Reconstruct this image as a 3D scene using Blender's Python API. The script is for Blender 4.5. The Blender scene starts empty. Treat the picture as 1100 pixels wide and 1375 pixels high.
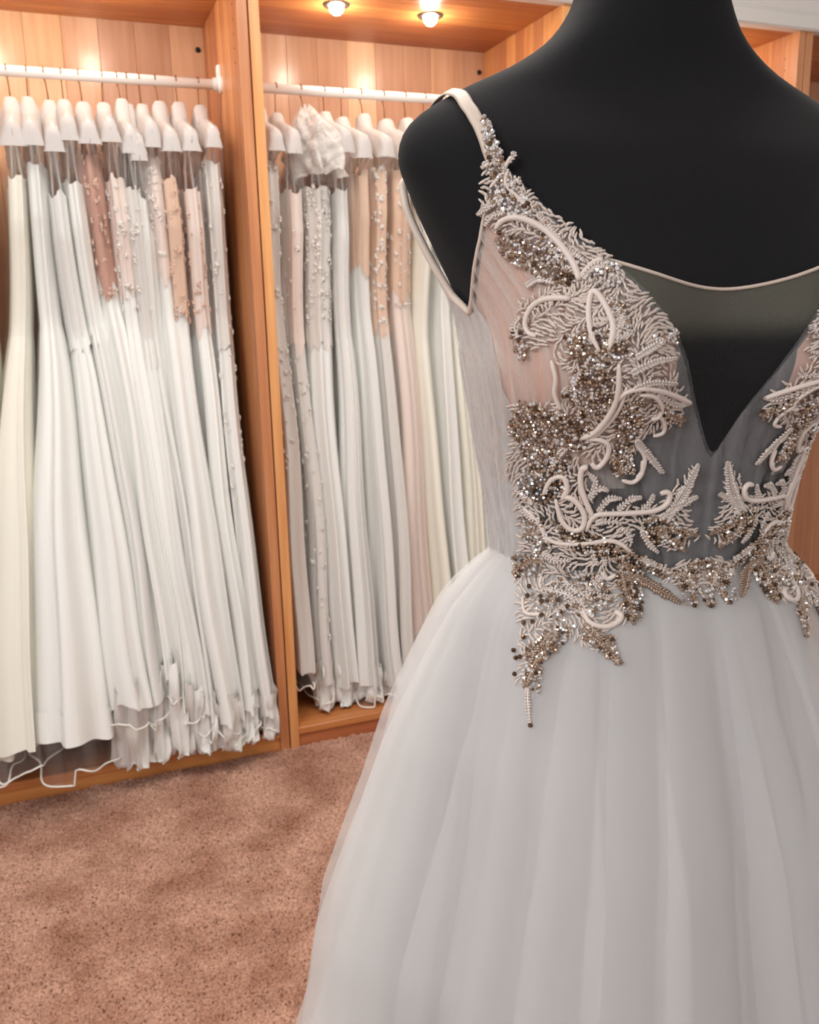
import bpy, math, random
import numpy as np
from mathutils import Vector, Matrix
from mathutils.bvhtree import BVHTree
rng = np.random.default_rng(7)
random.seed(7)
PI = math.pi
S = bpy.context.scene
COL = S.collection

# ------------------------------------------------------------------ camera
CAM_H = 1.22
CX, CY, FPX = 550.0, 687.5, 1175.0
def _n(a):
    a = np.array(a, float); return a/np.linalg.norm(a)
_down = _n([114, 5013, FPX]); _u = np.array([3140, -347, FPX]); _u = _n(_u-_u.dot(_down)*_down)
_v = -np.cross(_down, _u)
M3 = np.array([_u, _v, -_down])
cam = bpy.data.cameras.new('camera'); cam_o = bpy.data.objects.new('camera', cam); COL.objects.link(cam_o)
right, up, back = M3@[1, 0, 0], M3@[0, -1, 0], M3@[0, 0, -1]
mw = Matrix.Identity(4)
for i in range(3):
    mw[i][0], mw[i][1], mw[i][2] = right[i], up[i], back[i]
mw[0][3], mw[1][3], mw[2][3] = 0, 0, CAM_H
cam_o.matrix_world = mw
cam.sensor_fit = 'VERTICAL'; cam.sensor_height = 36.0; cam.lens = 36.0*FPX/1375.0
cam.clip_start = 0.02
cam.dof.use_dof = True; cam.dof.focus_distance = 0.64; cam.dof.aperture_fstop = 17.0
S.camera = cam_o
S.cycles.transparent_max_bounces = 32
S.cycles.max_bounces = 10
S.view_settings.view_transform = 'Standard'; S.view_settings.look = 'None'
S.view_settings.gamma = 1.0; S.view_settings.use_curve_mapping = False
S.view_settings.exposure = 0.0

# ------------------------------------------------------------------ world, ceiling light and added side light
W = bpy.data.worlds.new('world'); S.world = W; W.use_nodes = True
W.node_tree.nodes['Background'].inputs[0].default_value = (1.0, 0.985, 0.975, 1)
W.node_tree.nodes['Background'].inputs[1].default_value = 0.72
def area(name, loc, aim, sx, sy, power, color):
    l = bpy.data.lights.new(name, 'AREA'); l.shape = 'RECTANGLE'; l.size = sx; l.size_y = sy
    l.energy = power; l.color = color
    o = bpy.data.objects.new(name, l); COL.objects.link(o); o.location = loc
    o.rotation_euler = (Vector(aim)-Vector(loc)).to_track_quat('-Z', 'Y').to_euler()
    return o
area('ceiling_panel_light', (0.45, 1.25, 2.36), (0.45, 1.45, 0), 1.8, 0.6, 30, (1.0, 0.95, 0.88))
area('added_side_light', (-1.5, -0.35, 2.3), (0.3, 0.8, 0.8), 1.2, 0.8, 34, (0.97, 0.98, 1.0))  # added out-of-view light from the left, there to shade the skirt folds

# ------------------------------------------------------------------ helpers
def link(o, parent=None):
    COL.objects.link(o)
    if parent is not None: o.parent = parent
    return o
def mesh_obj(name, verts, faces, mat, parent=None, smooth=True, uv=None):
    me = bpy.data.meshes.new(name)
    if isinstance(verts, np.ndarray): verts = verts.tolist()
    me.from_pydata(verts, [], faces if isinstance(faces, list) else faces.tolist())
    if smooth: me.polygons.foreach_set('use_smooth', [True]*len(me.polygons))
    if uv is not None:
        ul = me.uv_layers.new(name='UVMap')
        li = np.empty(len(me.loops), np.int32); me.loops.foreach_get('vertex_index', li)
        ul.data.foreach_set('uv', np.asarray(uv, np.float32)[li].ravel())
    if mat is not None: me.materials.append(mat)
    me.update()
    return link(bpy.data.objects.new(name, me), parent)
class MB:
    """collects shapes into ONE mesh"""
    def __init__(self): self.v = []; self.f = []; self.n = 0
    def add(self, v, f):
        v = np.asarray(v, float).reshape(-1, 3)
        self.f += [tuple(int(i)+self.n for i in q) for q in f]
        self.v.append(v); self.n += len(v); return self
    def box(self, a, b):
        x0, y0, z0 = a; x1, y1, z1 = b
        v = [(x0,y0,z0),(x1,y0,z0),(x1,y1,z0),(x0,y1,z0),(x0,y0,z1),(x1,y0,z1),(x1,y1,z1),(x0,y1,z1)]
        return self.add(v, [(0,3,2,1),(4,5,6,7),(0,1,5,4),(1,2,6,5),(2,3,7,6),(3,0,4,7)])
    def bbox(self, a, b, r=0.002):
        """box with chamfered edges"""
        a = np.array(a, float); b = np.array(b, float); c = (a+b)/2; h = (b-a)/2
        r = min(r, *(h*0.45)); vs = []
        idx = {}
        for ax in range(3):
            for sx in (-1,1):
                for sy in (-1,1):
                    for sz in (-1,1):
                        s = np.array([sx,sy,sz]); p = s*(h-r); p[ax] = s[ax]*h[ax]
                        idx[(ax,sx,sy,sz)] = len(vs); vs.append(c+p)
        F = []
        cyc = [(-1,-1),(1,-1),(1,1),(-1,1)]
        for ax in range(3):
            o = [i for i in range(3) if i != ax]
            for s in (-1,1):
                q = []
                for (p1,p2) in cyc:
                    k = [0,0,0]; k[ax] = s; k[o[0]] = p1; k[o[1]] = p2; q.append(idx[(ax,*k)])
                F.append(q)
        for ax in range(3):
            o = [i for i in range(3) if i != ax]
            for s1 in (-1,1):
                for s2 in (-1,1):
                    k = [0,0,0]; k[o[0]] = s1; k[o[1]] = s2
                    ka, kb = list(k), list(k); ka[ax] = -1; kb[ax] = 1
                    F.append([idx[(o[0],*ka)], idx[(o[0],*kb)], idx[(o[1],*kb)], idx[(o[1],*ka)]])
        for sx in (-1,1):
            for sy in (-1,1):
                for sz in (-1,1): F.append([idx[(i,sx,sy,sz)] for i in range(3)])
        return self.add(vs, F)
    def tube(self, pts, r, n=8, caps=True):
        pts = np.asarray(pts, float); m = len(pts)
        r = np.broadcast_to(np.asarray(r, float), (m,))
        t = np.gradient(pts, axis=0); t /= np.linalg.norm(t, axis=1, keepdims=True)+1e-12
        ref = np.array([0,0,1.0]) if abs(t[0][2]) < 0.9 else np.array([1.0,0,0])
        a = np.cross(t[0], ref); a /= np.linalg.norm(a)
        rings = []
        for i in range(m):
            a = a-t[i]*a.dot(t[i]); a /= np.linalg.norm(a)+1e-12
            b = np.cross(t[i], a)
            ang = np.arange(n)*2*PI/n
            rings.append(pts[i]+r[i]*(np.cos(ang)[:,None]*a+np.sin(ang)[:,None]*b))
        F = []
        for i in range(m-1):
            for k in range(n):
                k2 = (k+1) % n
                F.append((i*n+k, i*n+k2, (i+1)*n+k2, (i+1)*n+k))
        if caps: F += [tuple(range(n-1,-1,-1)), tuple((m-1)*n+k for k in range(n))]
        return self.add(np.concatenate(rings), F)
    def lathe(self, prof, axis_pt, n=24, axis='z'):
        prof = np.asarray(prof, float); m = len(prof); ang = np.arange(n)*2*PI/n
        V = []
        for r_, h_ in prof:
            c, s = r_*np.cos(ang), r_*np.sin(ang); z = np.full(n, h_)
            V.append(np.stack([c,s,z],1) if axis == 'z' else (np.stack([z,c,s],1) if axis == 'x' else np.stack([c,z,s],1)))
        V = np.concatenate(V)+np.array(axis_pt)
        F = [(i*n+k, i*n+(k+1)%n, (i+1)*n+(k+1)%n, (i+1)*n+k) for i in range(m-1) for k in range(n)]
        return self.add(V, F)
    def build(self, name, mat, parent=None, smooth=False):
        return mesh_obj(name, np.concatenate(self.v), self.f, mat, parent, smooth)
def grid_faces(nr, nc, wrap=False):
    i, j = np.meshgrid(np.arange(nr-1), np.arange(nc if wrap else nc-1), indexing='ij')
    j2 = (j+1) % nc
    return np.stack([i*nc+j, i*nc+j2, (i+1)*nc+j2, (i+1)*nc+j], -1).reshape(-1, 4)
def thing(name, label, cat, loc=(0,0,0), group=None):
    o = bpy.data.objects.new(name, None); COL.objects.link(o); o.location = loc
    o.empty_display_size = 0.05
    o['label'] = label; o['category'] = cat
    if group: o['group'] = group
    return o
def struct(o):
    o['kind'] = 'structure'; return o
def noise1(x, seed, octv=3):
    """smooth 1-D noise"""
    r = np.random.default_rng(seed); out = 0*x
    for k in range(octv):
        fr = 2.0**k; out = out+np.sin(x*fr*(0.8+0.5*r.random())+r.random()*6.28)*0.6**k
    return out

# ------------------------------------------------------------------ materials
def mat(name):
    m = bpy.data.materials.new(name); m.use_nodes = True
    return m, m.node_tree.nodes, m.node_tree.links, m.node_tree.nodes['Principled BSDF']
def srgb(r, g, b):
    f = lambda c: ((c/255+0.055)/1.055)**2.4 if c/255 > 0.04045 else c/255/12.92
    return (f(r), f(g), f(b), 1)
def wood(name, axis, base, dark, rough=0.35):
    """veneer wood; grain runs along the given axis, tone changes from stave to stave"""
    m, N, L, P = mat(name)
    tc = N.new('ShaderNodeTexCoord'); mp = N.new('ShaderNodeMapping')
    sc = [26, 26, 26]; sc['xyz'.index(axis)] = 1.4
    mp.inputs['Scale'].default_value = sc
    oi = N.new('ShaderNodeObjectInfo')
    ad = N.new('ShaderNodeVectorMath'); ad.operation = 'ADD'
    cx = N.new('ShaderNodeVectorMath'); cx.operation = 'SCALE'; cx.inputs[0].default_value = (37, 19, 53)
    L.new(oi.outputs['Random'], cx.inputs['Scale'])
    L.new(tc.outputs['Object'], ad.inputs[0]); L.new(cx.outputs[0], ad.inputs[1]); L.new(ad.outputs[0], mp.inputs[0])
    n1 = N.new('ShaderNodeTexNoise'); n1.inputs['Scale'].default_value = 2.2; n1.inputs['Detail'].default_value = 7
    L.new(mp.outputs[0], n1.inputs['Vector'])
    rp = N.new('ShaderNodeValToRGB'); rp.color_ramp.elements[0].position = 0.3; rp.color_ramp.elements[1].position = 0.72
    rp.color_ramp.elements[0].color = dark; rp.color_ramp.elements[1].color = base
    L.new(n1.outputs['Fac'], rp.inputs[0])
    hs = N.new('ShaderNodeHueSaturation')
    mr = N.new('ShaderNodeMapRange'); mr.inputs['To Min'].default_value = 0.78; mr.inputs['To Max'].default_value = 1.22
    L.new(oi.outputs['Random'], mr.inputs['Value']); L.new(mr.outputs[0], hs.inputs['Value'])
    mr2 = N.new('ShaderNodeMapRange'); mr2.inputs['To Min'].default_value = 0.49; mr2.inputs['To Max'].default_value = 0.508
    L.new(oi.outputs['Random'], mr2.inputs['Value']); L.new(mr2.outputs[0], hs.inputs['Hue'])
    L.new(rp.outputs[0], hs.inputs['Color']); L.new(hs.outputs[0], P.inputs['Base Color'])
    P.inputs['Roughness'].default_value = rough
    bp = N.new('ShaderNodeBump'); bp.inputs['Strength'].default_value = 0.06; bp.inputs['Distance'].default_value = 0.002
    L.new(n1.outputs['Fac'], bp.inputs['Height']); L.new(bp.outputs[0], P.inputs['Normal'])
    return m
WB, WD = srgb(218, 156, 104), srgb(194, 126, 78)
wood_z = wood('wood_upright', 'z', WB, WD)
wood_x = wood('wood_lengthwise', 'x', srgb(204, 134, 80), srgb(176, 104, 58))
wood_back = wood('wood_back', 'z', srgb(228, 188, 156), srgb(212, 166, 130), 0.24)

def plain(name, col, rough=0.5, metal=0.0, sheen=0.0, spec=0.5, noise=None):
    m, N, L, P = mat(name)
    P.inputs['Base Color'].default_value = col; P.inputs['Roughness'].default_value = rough
    P.inputs['Metallic'].default_value = metal; P.inputs['Sheen Weight'].default_value = sheen
    P.inputs['Specular IOR Level'].default_value = spec
    if noise:
        tc = N.new('ShaderNodeTexCoord'); n1 = N.new('ShaderNodeTexNoise')
        n1.inputs['Scale'].default_value = noise[0]; n1.inputs['Detail'].default_value = 4
        L.new(tc.outputs['Object'], n1.inputs['Vector'])
        bp = N.new('ShaderNodeBump'); bp.inputs['Strength'].default_value = noise[1]; bp.inputs['Distance'].default_value = noise[2]
        L.new(n1.outputs['Fac'], bp.inputs['Height']); L.new(bp.outputs[0], P.inputs['Normal'])
        mx = N.new('ShaderNodeMixRGB'); mx.blend_type = 'MULTIPLY'; mx.inputs[0].default_value = noise[3] if len(noise) > 3 else 0.15
        mx.inputs[1].default_value = col; L.new(n1.outputs['Fac'], mx.inputs[2])
        L.new(mx.outputs[0], P.inputs['Base Color'])
    return m
def sheer(name, col, alpha_lo, alpha_hi, scale=(60, 6, 1), rough=0.7, spec=0.2, uvmap=True, nscale=1.0, transl=0.0):
    """see-through cloth: threads over gaps, thread density varies in streaks"""
    m, N, L, P = mat(name)
    P.inputs['Base Color'].default_value = col; P.inputs['Roughness'].default_value = rough
    P.inputs['Specular IOR Level'].default_value = spec
    tc = N.new('ShaderNodeTexCoord'); mp = N.new('ShaderNodeMapping'); mp.inputs['Scale'].default_value = scale
    n1 = N.new('ShaderNodeTexNoise'); n1.inputs['Scale'].default_value = nscale; n1.inputs['Detail'].default_value = 5
    L.new(tc.outputs['UV' if uvmap else 'Object'], mp.inputs[0]); L.new(mp.outputs[0], n1.inputs['Vector'])
    mr = N.new('ShaderNodeMapRange'); mr.inputs['From Min'].default_value = 0.3; mr.inputs['From Max'].default_value = 0.7
    mr.inputs['To Min'].default_value = alpha_lo; mr.inputs['To Max'].default_value = alpha_hi
    L.new(n1.outputs['Fac'], mr.inputs['Value']); L.new(mr.outputs[0], P.inputs['Alpha'])
    if transl:
        tr = N.new('ShaderNodeBsdfTranslucent'); tr.inputs[0].default_value = col
        tp = N.new('ShaderNodeBsdfTransparent'); ms = N.new('ShaderNodeMixShader'); ms2 = N.new('ShaderNodeMixShader')
        P.inputs['Alpha'].default_value = 1
        for l in list(P.inputs['Alpha'].links): L.remove(l)
        ms.inputs[0].default_value = transl
        L.new(P.outputs[0], ms.inputs[1]); L.new(tr.outputs[0], ms.inputs[2])
        L.new(mr.outputs[0], ms2.inputs[0]); L.new(tp.outputs[0], ms2.inputs[1]); L.new(ms.outputs[0], ms2.inputs[2])
        L.new(ms2.outputs[0], N['Material Output'].inputs[0])
    return m
white_paint = plain('white_paint', srgb(232, 228, 222), 0.5, noise=(6, 0.05, 0.002, 0.06))
white_metal = plain('white_metal', srgb(240, 238, 234), 0.28)
white_plastic = plain('white_plastic', srgb(240, 238, 236), 0.4)
padded_satin = plain('padded_satin', srgb(238, 234, 232), 0.55, sheen=0.2, noise=(40, 0.15, 0.004, 0.08))
def let_light_through(m, k):
    N, L = m.node_tree.nodes, m.node_tree.links; P = N['Principled BSDF']
    t = N.new('ShaderNodeBsdfTranslucent'); t.inputs[0].default_value = P.inputs['Base Color'].default_value
    ms = N.new('ShaderNodeMixShader'); ms.inputs[0].default_value = k
    L.new(P.outputs[0], ms.inputs[1]); L.new(t.outputs[0], ms.inputs[2]); L.new(ms.outputs[0], N['Material Output'].inputs[0])
let_light_through(padded_satin, 0.4)
brass_wire = plain('brass_wire', srgb(150, 105, 60), 0.35, metal=0.9)
piping_mat = plain('piping_white', srgb(240, 238, 232), 0.5)
film = sheer('clear_film', (0.92, 0.91, 0.90, 1), 0.015, 0.13, (26, 2.2, 1), rough=0.2, spec=0.5, nscale=1.0)
black_jersey = plain('black_jersey', srgb(30, 30, 33), 0.85, sheen=0.03, spec=0.2, noise=(900, 0.25, 0.0006, 0.3))
dark_plastic = plain('dark_plastic', srgb(25, 20, 18), 0.5)
steel = plain('brushed_steel', srgb(150, 140, 130), 0.35, metal=1.0)

# ================================================================== ROOM
FY = 2.243            # front plane of the wardrobes
carpet_base = plain('carpet_backing', srgb(140, 98, 78), 0.95, spec=0.1, noise=(30, 0.3, 0.01, 0.5))
struct(MB().box((-2.6, -2.4, -0.05), (3.4, 2.8, -0.004)).build('floor', carpet_base))
struct(MB().box((-2.6, -2.4, 2.42), (3.4, 2.8, 2.47)).build('ceiling', white_paint))
struct(MB().box((-2.6, 2.78, -0.004), (3.4, 2.86, 2.42)).build('wall_back', white_paint))
tr = MB()
prof = [(FY-0.012, 1.995), (FY-0.018, 2.000), (FY-0.018, 2.034), (FY-0.010, 2.040), (FY-0.014, 2.046), (FY-0.02, 2.10),
        (FY-0.03, 2.16), (FY-0.05, 2.22), (FY-0.085, 2.27), (FY-0.09, 2.42), (FY+0.02, 2.42), (FY+0.02, 1.995)]
np_ = len(prof)
v = [(x, y, z) for x in (-2.6, 3.4) for (y, z) in prof]
tr.add(v, [(i, (i+1) % np_, np_+(i+1) % np_, np_+i) for i in range(np_)]+[tuple(range(np_-1, -1, -1)), tuple(range(np_, 2*np_))])
struct(tr.build('trim_1', white_paint))

# carpet pile: every tuft stands at its own height
def carpet():
    m, N, L, P = mat('carpet_pile')
    tc = N.new('ShaderNodeTexCoord')
    n1 = N.new('ShaderNodeTexNoise'); n1.inputs['Scale'].default_value = 190; n1.inputs['Detail'].default_value = 4
    n2 = N.new('ShaderNodeTexNoise'); n2.inputs['Scale'].default_value = 7; n2.inputs['Detail'].default_value = 5
    L.new(tc.outputs['Object'], n1.inputs['Vector']); L.new(tc.outputs['Object'], n2.inputs['Vector'])
    r1 = N.new('ShaderNodeValToRGB')
    e = r1.color_ramp.elements
    e[0].position = 0.30; e[0].color = srgb(92, 58, 44); e[1].position = 0.66; e[1].color = srgb(214, 172, 150)
    k = e.new(0.41); k.color = srgb(176, 132, 112)
    L.new(n1.outputs['Fac'], r1.inputs[0])
    r2 = N.new('ShaderNodeValToRGB'); r2.color_ramp.elements[0].position = 0.33; r2.color_ramp.elements[1].position = 0.62
    r2.color_ramp.elements[0].color = srgb(205, 188, 178); r2.color_ramp.elements[1].color = (1, 1, 1, 1)
    L.new(n2.outputs['Fac'], r2.inputs[0])
    mx = N.new('ShaderNodeMixRGB'); mx.blend_type = 'MULTIPLY'; mx.inputs[0].default_value = 1
    L.new(r1.outputs[0], mx.inputs[1]); L.new(r2.outputs[0], mx.inputs[2]); L.new(mx.outputs[0], P.inputs['Base Color'])
    P.inputs['Roughness'].default_value = 0.95; P.inputs['Specular IOR Level'].default_value = 0.1
    P.inputs['Sheen Weight'].default_value = 0.15
    xs = np.arange(-1.1, 2.6, 0.0054); ys = np.arange(0.45, FY+0.01, 0.0054)
    X, Y = np.meshgrid(xs, ys); sh = X.shape
    X = X+rng.uniform(-.002, .002, sh); Y = Y+rng.uniform(-.002, .002, sh)
    low = np.sin(X*23+3*np.sin(Y*11))*np.sin(Y*19+2*np.sin(X*7))
    Z = 0.004+rng.random(sh)**1.5*0.008+0.002*low
    Z = np.where(rng.random(sh) < 0.05, 0.0, Z)
    o = mesh_obj('carpet_pile', np.stack([X, Y, Z], -1).reshape(-1, 3), grid_faces(*sh), m, bpy.data.objects['floor'])
    o['kind'] = 'stuff'
carpet()

# ================================================================== WARDROBE UNITS
RAIL_Y, RAIL_Z = 2.493, 1.797
BACK_Y = 2.735
stave_meshes = {}
def stave(w, d, h, material, key):
    k = (key, round(w, 4), round(d, 4), round(h, 4))
    if k not in stave_meshes:
        mb = MB().bbox((0, 0, 0), (w, d, h), 0.0007)
        me = bpy.data.meshes.new('stave'); me.from_pydata(np.concatenate(mb.v).tolist(), [], mb.f); me.materials.append(material)
        stave_meshes[k] = me
    return stave_meshes[k]
def wardrobe(x0, x1, label, lights, holes=True, gap_r=True):
    """one unit: x0..x1 over its two side panels"""
    t = 0.025
    root = thing('wardrobe_unit', label, 'wardrobe', (x0, FY, 0), 'built-in beech wardrobe units')
    wd = x1-x0
    D = BACK_Y-FY
    def panel(name, x):
        p = MB().bbox((x+0.002, 0.002, 0.0), (x+t-0.002, D, 1.999), 0.001).build(name, wood_z, root)
        for k in range(9):                        # staves of the glued-up panel, front edge strip first
            a = k*D/9
            s = bpy.data.objects.new('stave', stave(t, D/9-0.0006, 1.999, wood_z, 'side')); link(s, p)
            s.location = (x, a, 0)
        return p
    lp = panel('side_panel', 0); rp = panel('side_panel', wd-t)
    for pn, xx, dr in ((lp, t, 1), (rp, wd-t, -1)):
        h = MB()
        for yy in (0.05,):
            for k in range(5):
                zz = 1.93-k*0.032
                h.lathe([(0.0022, xx-dr*0.001), (0.0022, xx+dr*0.0006), (0.0004, xx+dr*0.0006)], (0, yy, zz), 8, 'x')
        h.build('shelf_pin_hole', dark_plastic, pn)['kind'] = 'stuff'
    bp = MB().box((t, D-0.004, 0.05), (wd-t, D, 1.999)).build('back_panel', wood_back, root)
    n = max(3, round((wd-2*t)/0.092)); sw = (wd-2*t)/n
    for k in range(n):
        s = bpy.data.objects.new('stave', stave(sw-0.0006, 0.008, 1.94, wood_back, 'back')); link(s, bp)
        s.location = (t+k*sw+0.0003, D-0.012, 0.056)
    tp = MB().box((t, 0.012, 1.999), (wd-t, D, 2.0)).build('top_board', wood_x, root)
    for k in range(6):
        d = (D-0.012)/6
        s = bpy.data.objects.new('stave', stave(wd-2*t-0.001, d-0.0005, 0.022, wood_x, 'top')); link(s, tp)
        s.location = (t+0.0005, 0.012+k*d, 1.995 if False else 1.9955)
    fb = MB().bbox((t, 0.0, 0.044), (wd-t, D-0.012, 0.066), 0.002).build('floor_board', wood_x, root)
    MB().bbox((t, 0.006, -0.002), (wd-t, 0.026, 0.0425), 0.001).build('plinth', wood_x, root)
    r = MB().tube([(t+0.004, RAIL_Y-FY, RAIL_Z), (wd/2, RAIL_Y-FY, RAIL_Z), (wd-t-0.004, RAIL_Y-FY, RAIL_Z)], 0.0128, 16).build('hanging_rail', white_metal, root, True)
    for xx, dr in ((t, 1), (wd-t, -1)):
        b = MB().lathe([(0.0, dr*0.0), (0.021, 0.0), (0.021, dr*0.006), (0.0165, dr*0.010), (0.0165, dr*0.022), (0.0128, dr*0.022)], (xx, RAIL_Y-FY, RAIL_Z), 20, 'x')
        b.bbox((min(xx, xx+dr*0.011), RAIL_Y-FY-0.011, RAIL_Z+0.012), (max(xx, xx+dr*0.011), RAIL_Y-FY+0.011, RAIL_Z+0.047), 0.004)
        b.build('rail_bracket', white_plastic, r, False)
    for xx in (t+0.018, wd-t-0.018):
        MB().lathe([(0.0075, D-0.0115), (0.0075, D-0.015), (0.006, D-0.016), (0.0004, D-0.016)], (xx, 0, 1.937), 16, 'y').build('screw_cap', dark_plastic, bp, True)
    return root
wardrobe(-0.417, 0.4805, 'left beech wardrobe unit full of white gowns, plinth on the carpet', None)
wardrobe(0.4845, 1.357, 'middle beech wardrobe unit with two lit downlights above its rail', None)
wardrobe(1.361, 2.166, 'right beech wardrobe unit seen past the mannequin neck', None)
wardrobe(2.170, 2.98, 'rightmost beech wardrobe unit, only a sliver at the frame edge', None)
# downlights
glow, N_, L_, P_ = mat('lamp_glow')
P_.inputs['Base Color'].default_value = (1, 1, 1, 1)
P_.inputs['Emission Color'].default_value = (1.0, 0.93, 0.82, 1); P_.inputs['Emission Strength'].default_value = 14
def downlight(x, y, label):
    o = thing('downlight', label, 'light', (x, y, 1.9955), 'recessed wardrobe downlights')
    MB().lathe([(0.020, 0.001), (0.020, -0.003), (0.023, -0.005), (0.034, -0.004), (0.0365, 0.0)], (0, 0, 0), 32).build('trim_ring', steel, o, True)
    MB().lathe([(0.0195, -0.001), (0.0195, -0.010), (0.017, -0.018), (0.010, -0.024), (0.0005, -0.026)], (0, 0, 0), 24).build('bulb', glow, o, True)
    l = bpy.data.lights.new('downlight_beam', 'POINT'); l.energy = 1.5; l.color = (1.0, 0.88, 0.72)
    l.shadow_soft_size = 0.022
    lo = bpy.data.objects.new('downlight_beam', l); link(lo, o); lo.location = (0, 0, -0.05)
downlight(-0.105, 2.42, 'left recessed downlight in the left wardrobe unit ceiling')
downlight(0.165, 2.42, 'right recessed downlight in the left wardrobe unit ceiling')
downlight(0.757, 2.425, 'glowing recessed downlight nearer the wardrobe divider, middle unit')
downlight(1.028, 2.435, 'glowing recessed downlight further right in the middle wardrobe unit')
downlight(1.62, 2.43, 'left recessed downlight in the right wardrobe unit ceiling')
downlight(1.89, 2.43, 'right recessed downlight in the right wardrobe unit ceiling')

# ================================================================== HANGING GOWNS
def cloth(name, col, rough=0.6, sheen=0.2, streak=0.1):
    m, N, L, P = mat(name)
    tc = N.new('ShaderNodeTexCoord'); mp = N.new('ShaderNodeMapping'); mp.inputs['Scale'].default_value = (24, 1.6, 1)
    n1 = N.new('ShaderNodeTexNoise'); n1.inputs['Scale'].default_value = 1.0; n1.inputs['Detail'].default_value = 6
    L.new(tc.outputs['UV'], mp.inputs[0]); L.new(mp.outputs[0], n1.inputs['Vector'])
    bp = N.new('ShaderNodeBump'); bp.inputs['Strength'].default_value = 0.35; bp.inputs['Distance'].default_value = 0.006
    L.new(n1.outputs['Fac'], bp.inputs['Height']); L.new(bp.outputs[0], P.inputs['Normal'])
    P.inputs['Base Color'].default_value = col; P.inputs['Roughness'].default_value = rough
    P.inputs['Sheen Weight'].default_value = sheen; P.inputs['Specular IOR Level'].default_value = 0.3
    return m
C_ = {'ivory': cloth('ivory_satin', srgb(240, 237, 224), 0.45), 'white': cloth('white_satin', srgb(240, 241, 238), 0.5),
      'cool': cloth('cool_white_tulle', srgb(231, 231, 228), 0.8), 'blush': cloth('blush_tulle', srgb(232, 216, 207), 0.8),
      'rose': cloth('dusty_rose_lace', srgb(196, 150, 132), 0.8), 'nude': cloth('nude_lining', srgb(222, 190, 166), 0.7),
      'grey': cloth('grey_white_lace', srgb(218, 214, 209), 0.8), 'taupe': cloth('taupe_tulle', srgb(206, 192, 180), 0.8)}
lace_white = plain('lace_white', srgb(238, 232, 226), 0.8, noise=(300, 0.4, 0.002, 0.2))
lace_rose = plain('lace_rose', srgb(224, 188, 170), 0.8, noise=(300, 0.4, 0.002, 0.2))
ORD = ['first', 'second', 'third', 'fourth', 'fifth', 'sixth', 'seventh', 'eighth', 'ninth', 'tenth', 'eleventh', 'twelfth', 'thirteenth', 'fourteenth']

def loft_section(t, spec, n, off=0.0, seed=0, fold=1.0, nfold=11):
    """one closed section of a hanging gown at height t (0 top, 1 hem); returns n points (x,y)"""
    X0, Xh, hxt, hxh, Yf, Yb, zw = spec['x0'], spec['xh'], spec.get('hxt', 0.025), spec['hx'], spec['yf'], spec.get('yb', 2.70), 0.27
    sm = t*t*(3-2*t)
    r0 = np.random.default_rng(seed+77).random(4)
    xc = X0+(Xh-X0)*(0.7*t+0.3*sm)+0.006*math.sin(t*7+r0[0]*6)*min(1, t*3)+0.004*math.sin(t*15+r0[1]*6)*t
    # depth (front and back of the gown, seen edge on)
    bf = 0.155-0.045*min(1, t/zw)**1.2 if t < zw else None
    g = max(0.0, (t-zw)/(1-zw)); e = spec.get('flare', 0.85)
    f0 = 0.155 if t < 0.08 else 0.155-0.045*math.sin(min(1, (t-0.08)/(zw-0.08))*PI/2)
    yf = RAIL_Y-(f0+((RAIL_Y-Yf)-0.11)*g**e)
    yb = RAIL_Y+(f0*0.9+((Yb-RAIL_Y)-0.10)*g**e)
    hx = hxt+(hxh-hxt)*(0.12*t+0.88*g**spec.get('flx', 0.85))
    th = np.arange(n)*2*PI/n+PI/2*3           # starts at the front (-Y)
    amp = fold*min(1.0, 0.50+g*0.7)
    ph = np.random.default_rng(seed).random(6)*6.28
    tw = th+amp*0.75/nfold*np.sin(nfold*th+ph[0]+0.8*t)+amp*0.25*np.sin(3*th+ph[1])*0.3
    rr = 1+amp*(0.11*np.cos(nfold*th+ph[2]+0.8*t+0.9*np.sin(2*th+ph[3]))+0.05*np.cos((nfold*2-3)*th+ph[4]))
    c, s = np.cos(tw), np.sin(tw)
    px = np.sign(c)*np.abs(c)**0.8; py = np.sign(s)*np.abs(s)**0.9
    x = xc+(hx+off)*px*rr*(1+0.0*t)+amp*0.006*np.sin(5*th+ph[5])
    ym = (yf+yb)/2; hy = (yb-yf)/2+off
    y = ym+hy*py*(1+(rr-1)*0.55)
    return x, y
def loft(spec, z0, z1, ta, tb, rows, n, off, seed, fold=1.0, nfold=11, hemwave=0.0):
    V = []; U = []
    for i in range(rows):
        k = i/(rows-1); t = ta+(tb-ta)*k
        x, y = loft_section(t, spec, n, off, seed, fold, nfold)
        z = np.full(n, z0+(z1-z0)*t)
        if hemwave and k > 0.6:
            th = np.arange(n)*2*PI/n
            z = z+hemwave*((k-0.6)/0.4)**2*(noise1(th*2, seed+5)-0.3)
        V.append(np.stack([x, y, z], 1)); U.append(np.stack([np.arange(n)/n, np.full(n, t)], 1))
    return np.concatenate(V), grid_faces(rows, n, True), np.concatenate(U)

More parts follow.
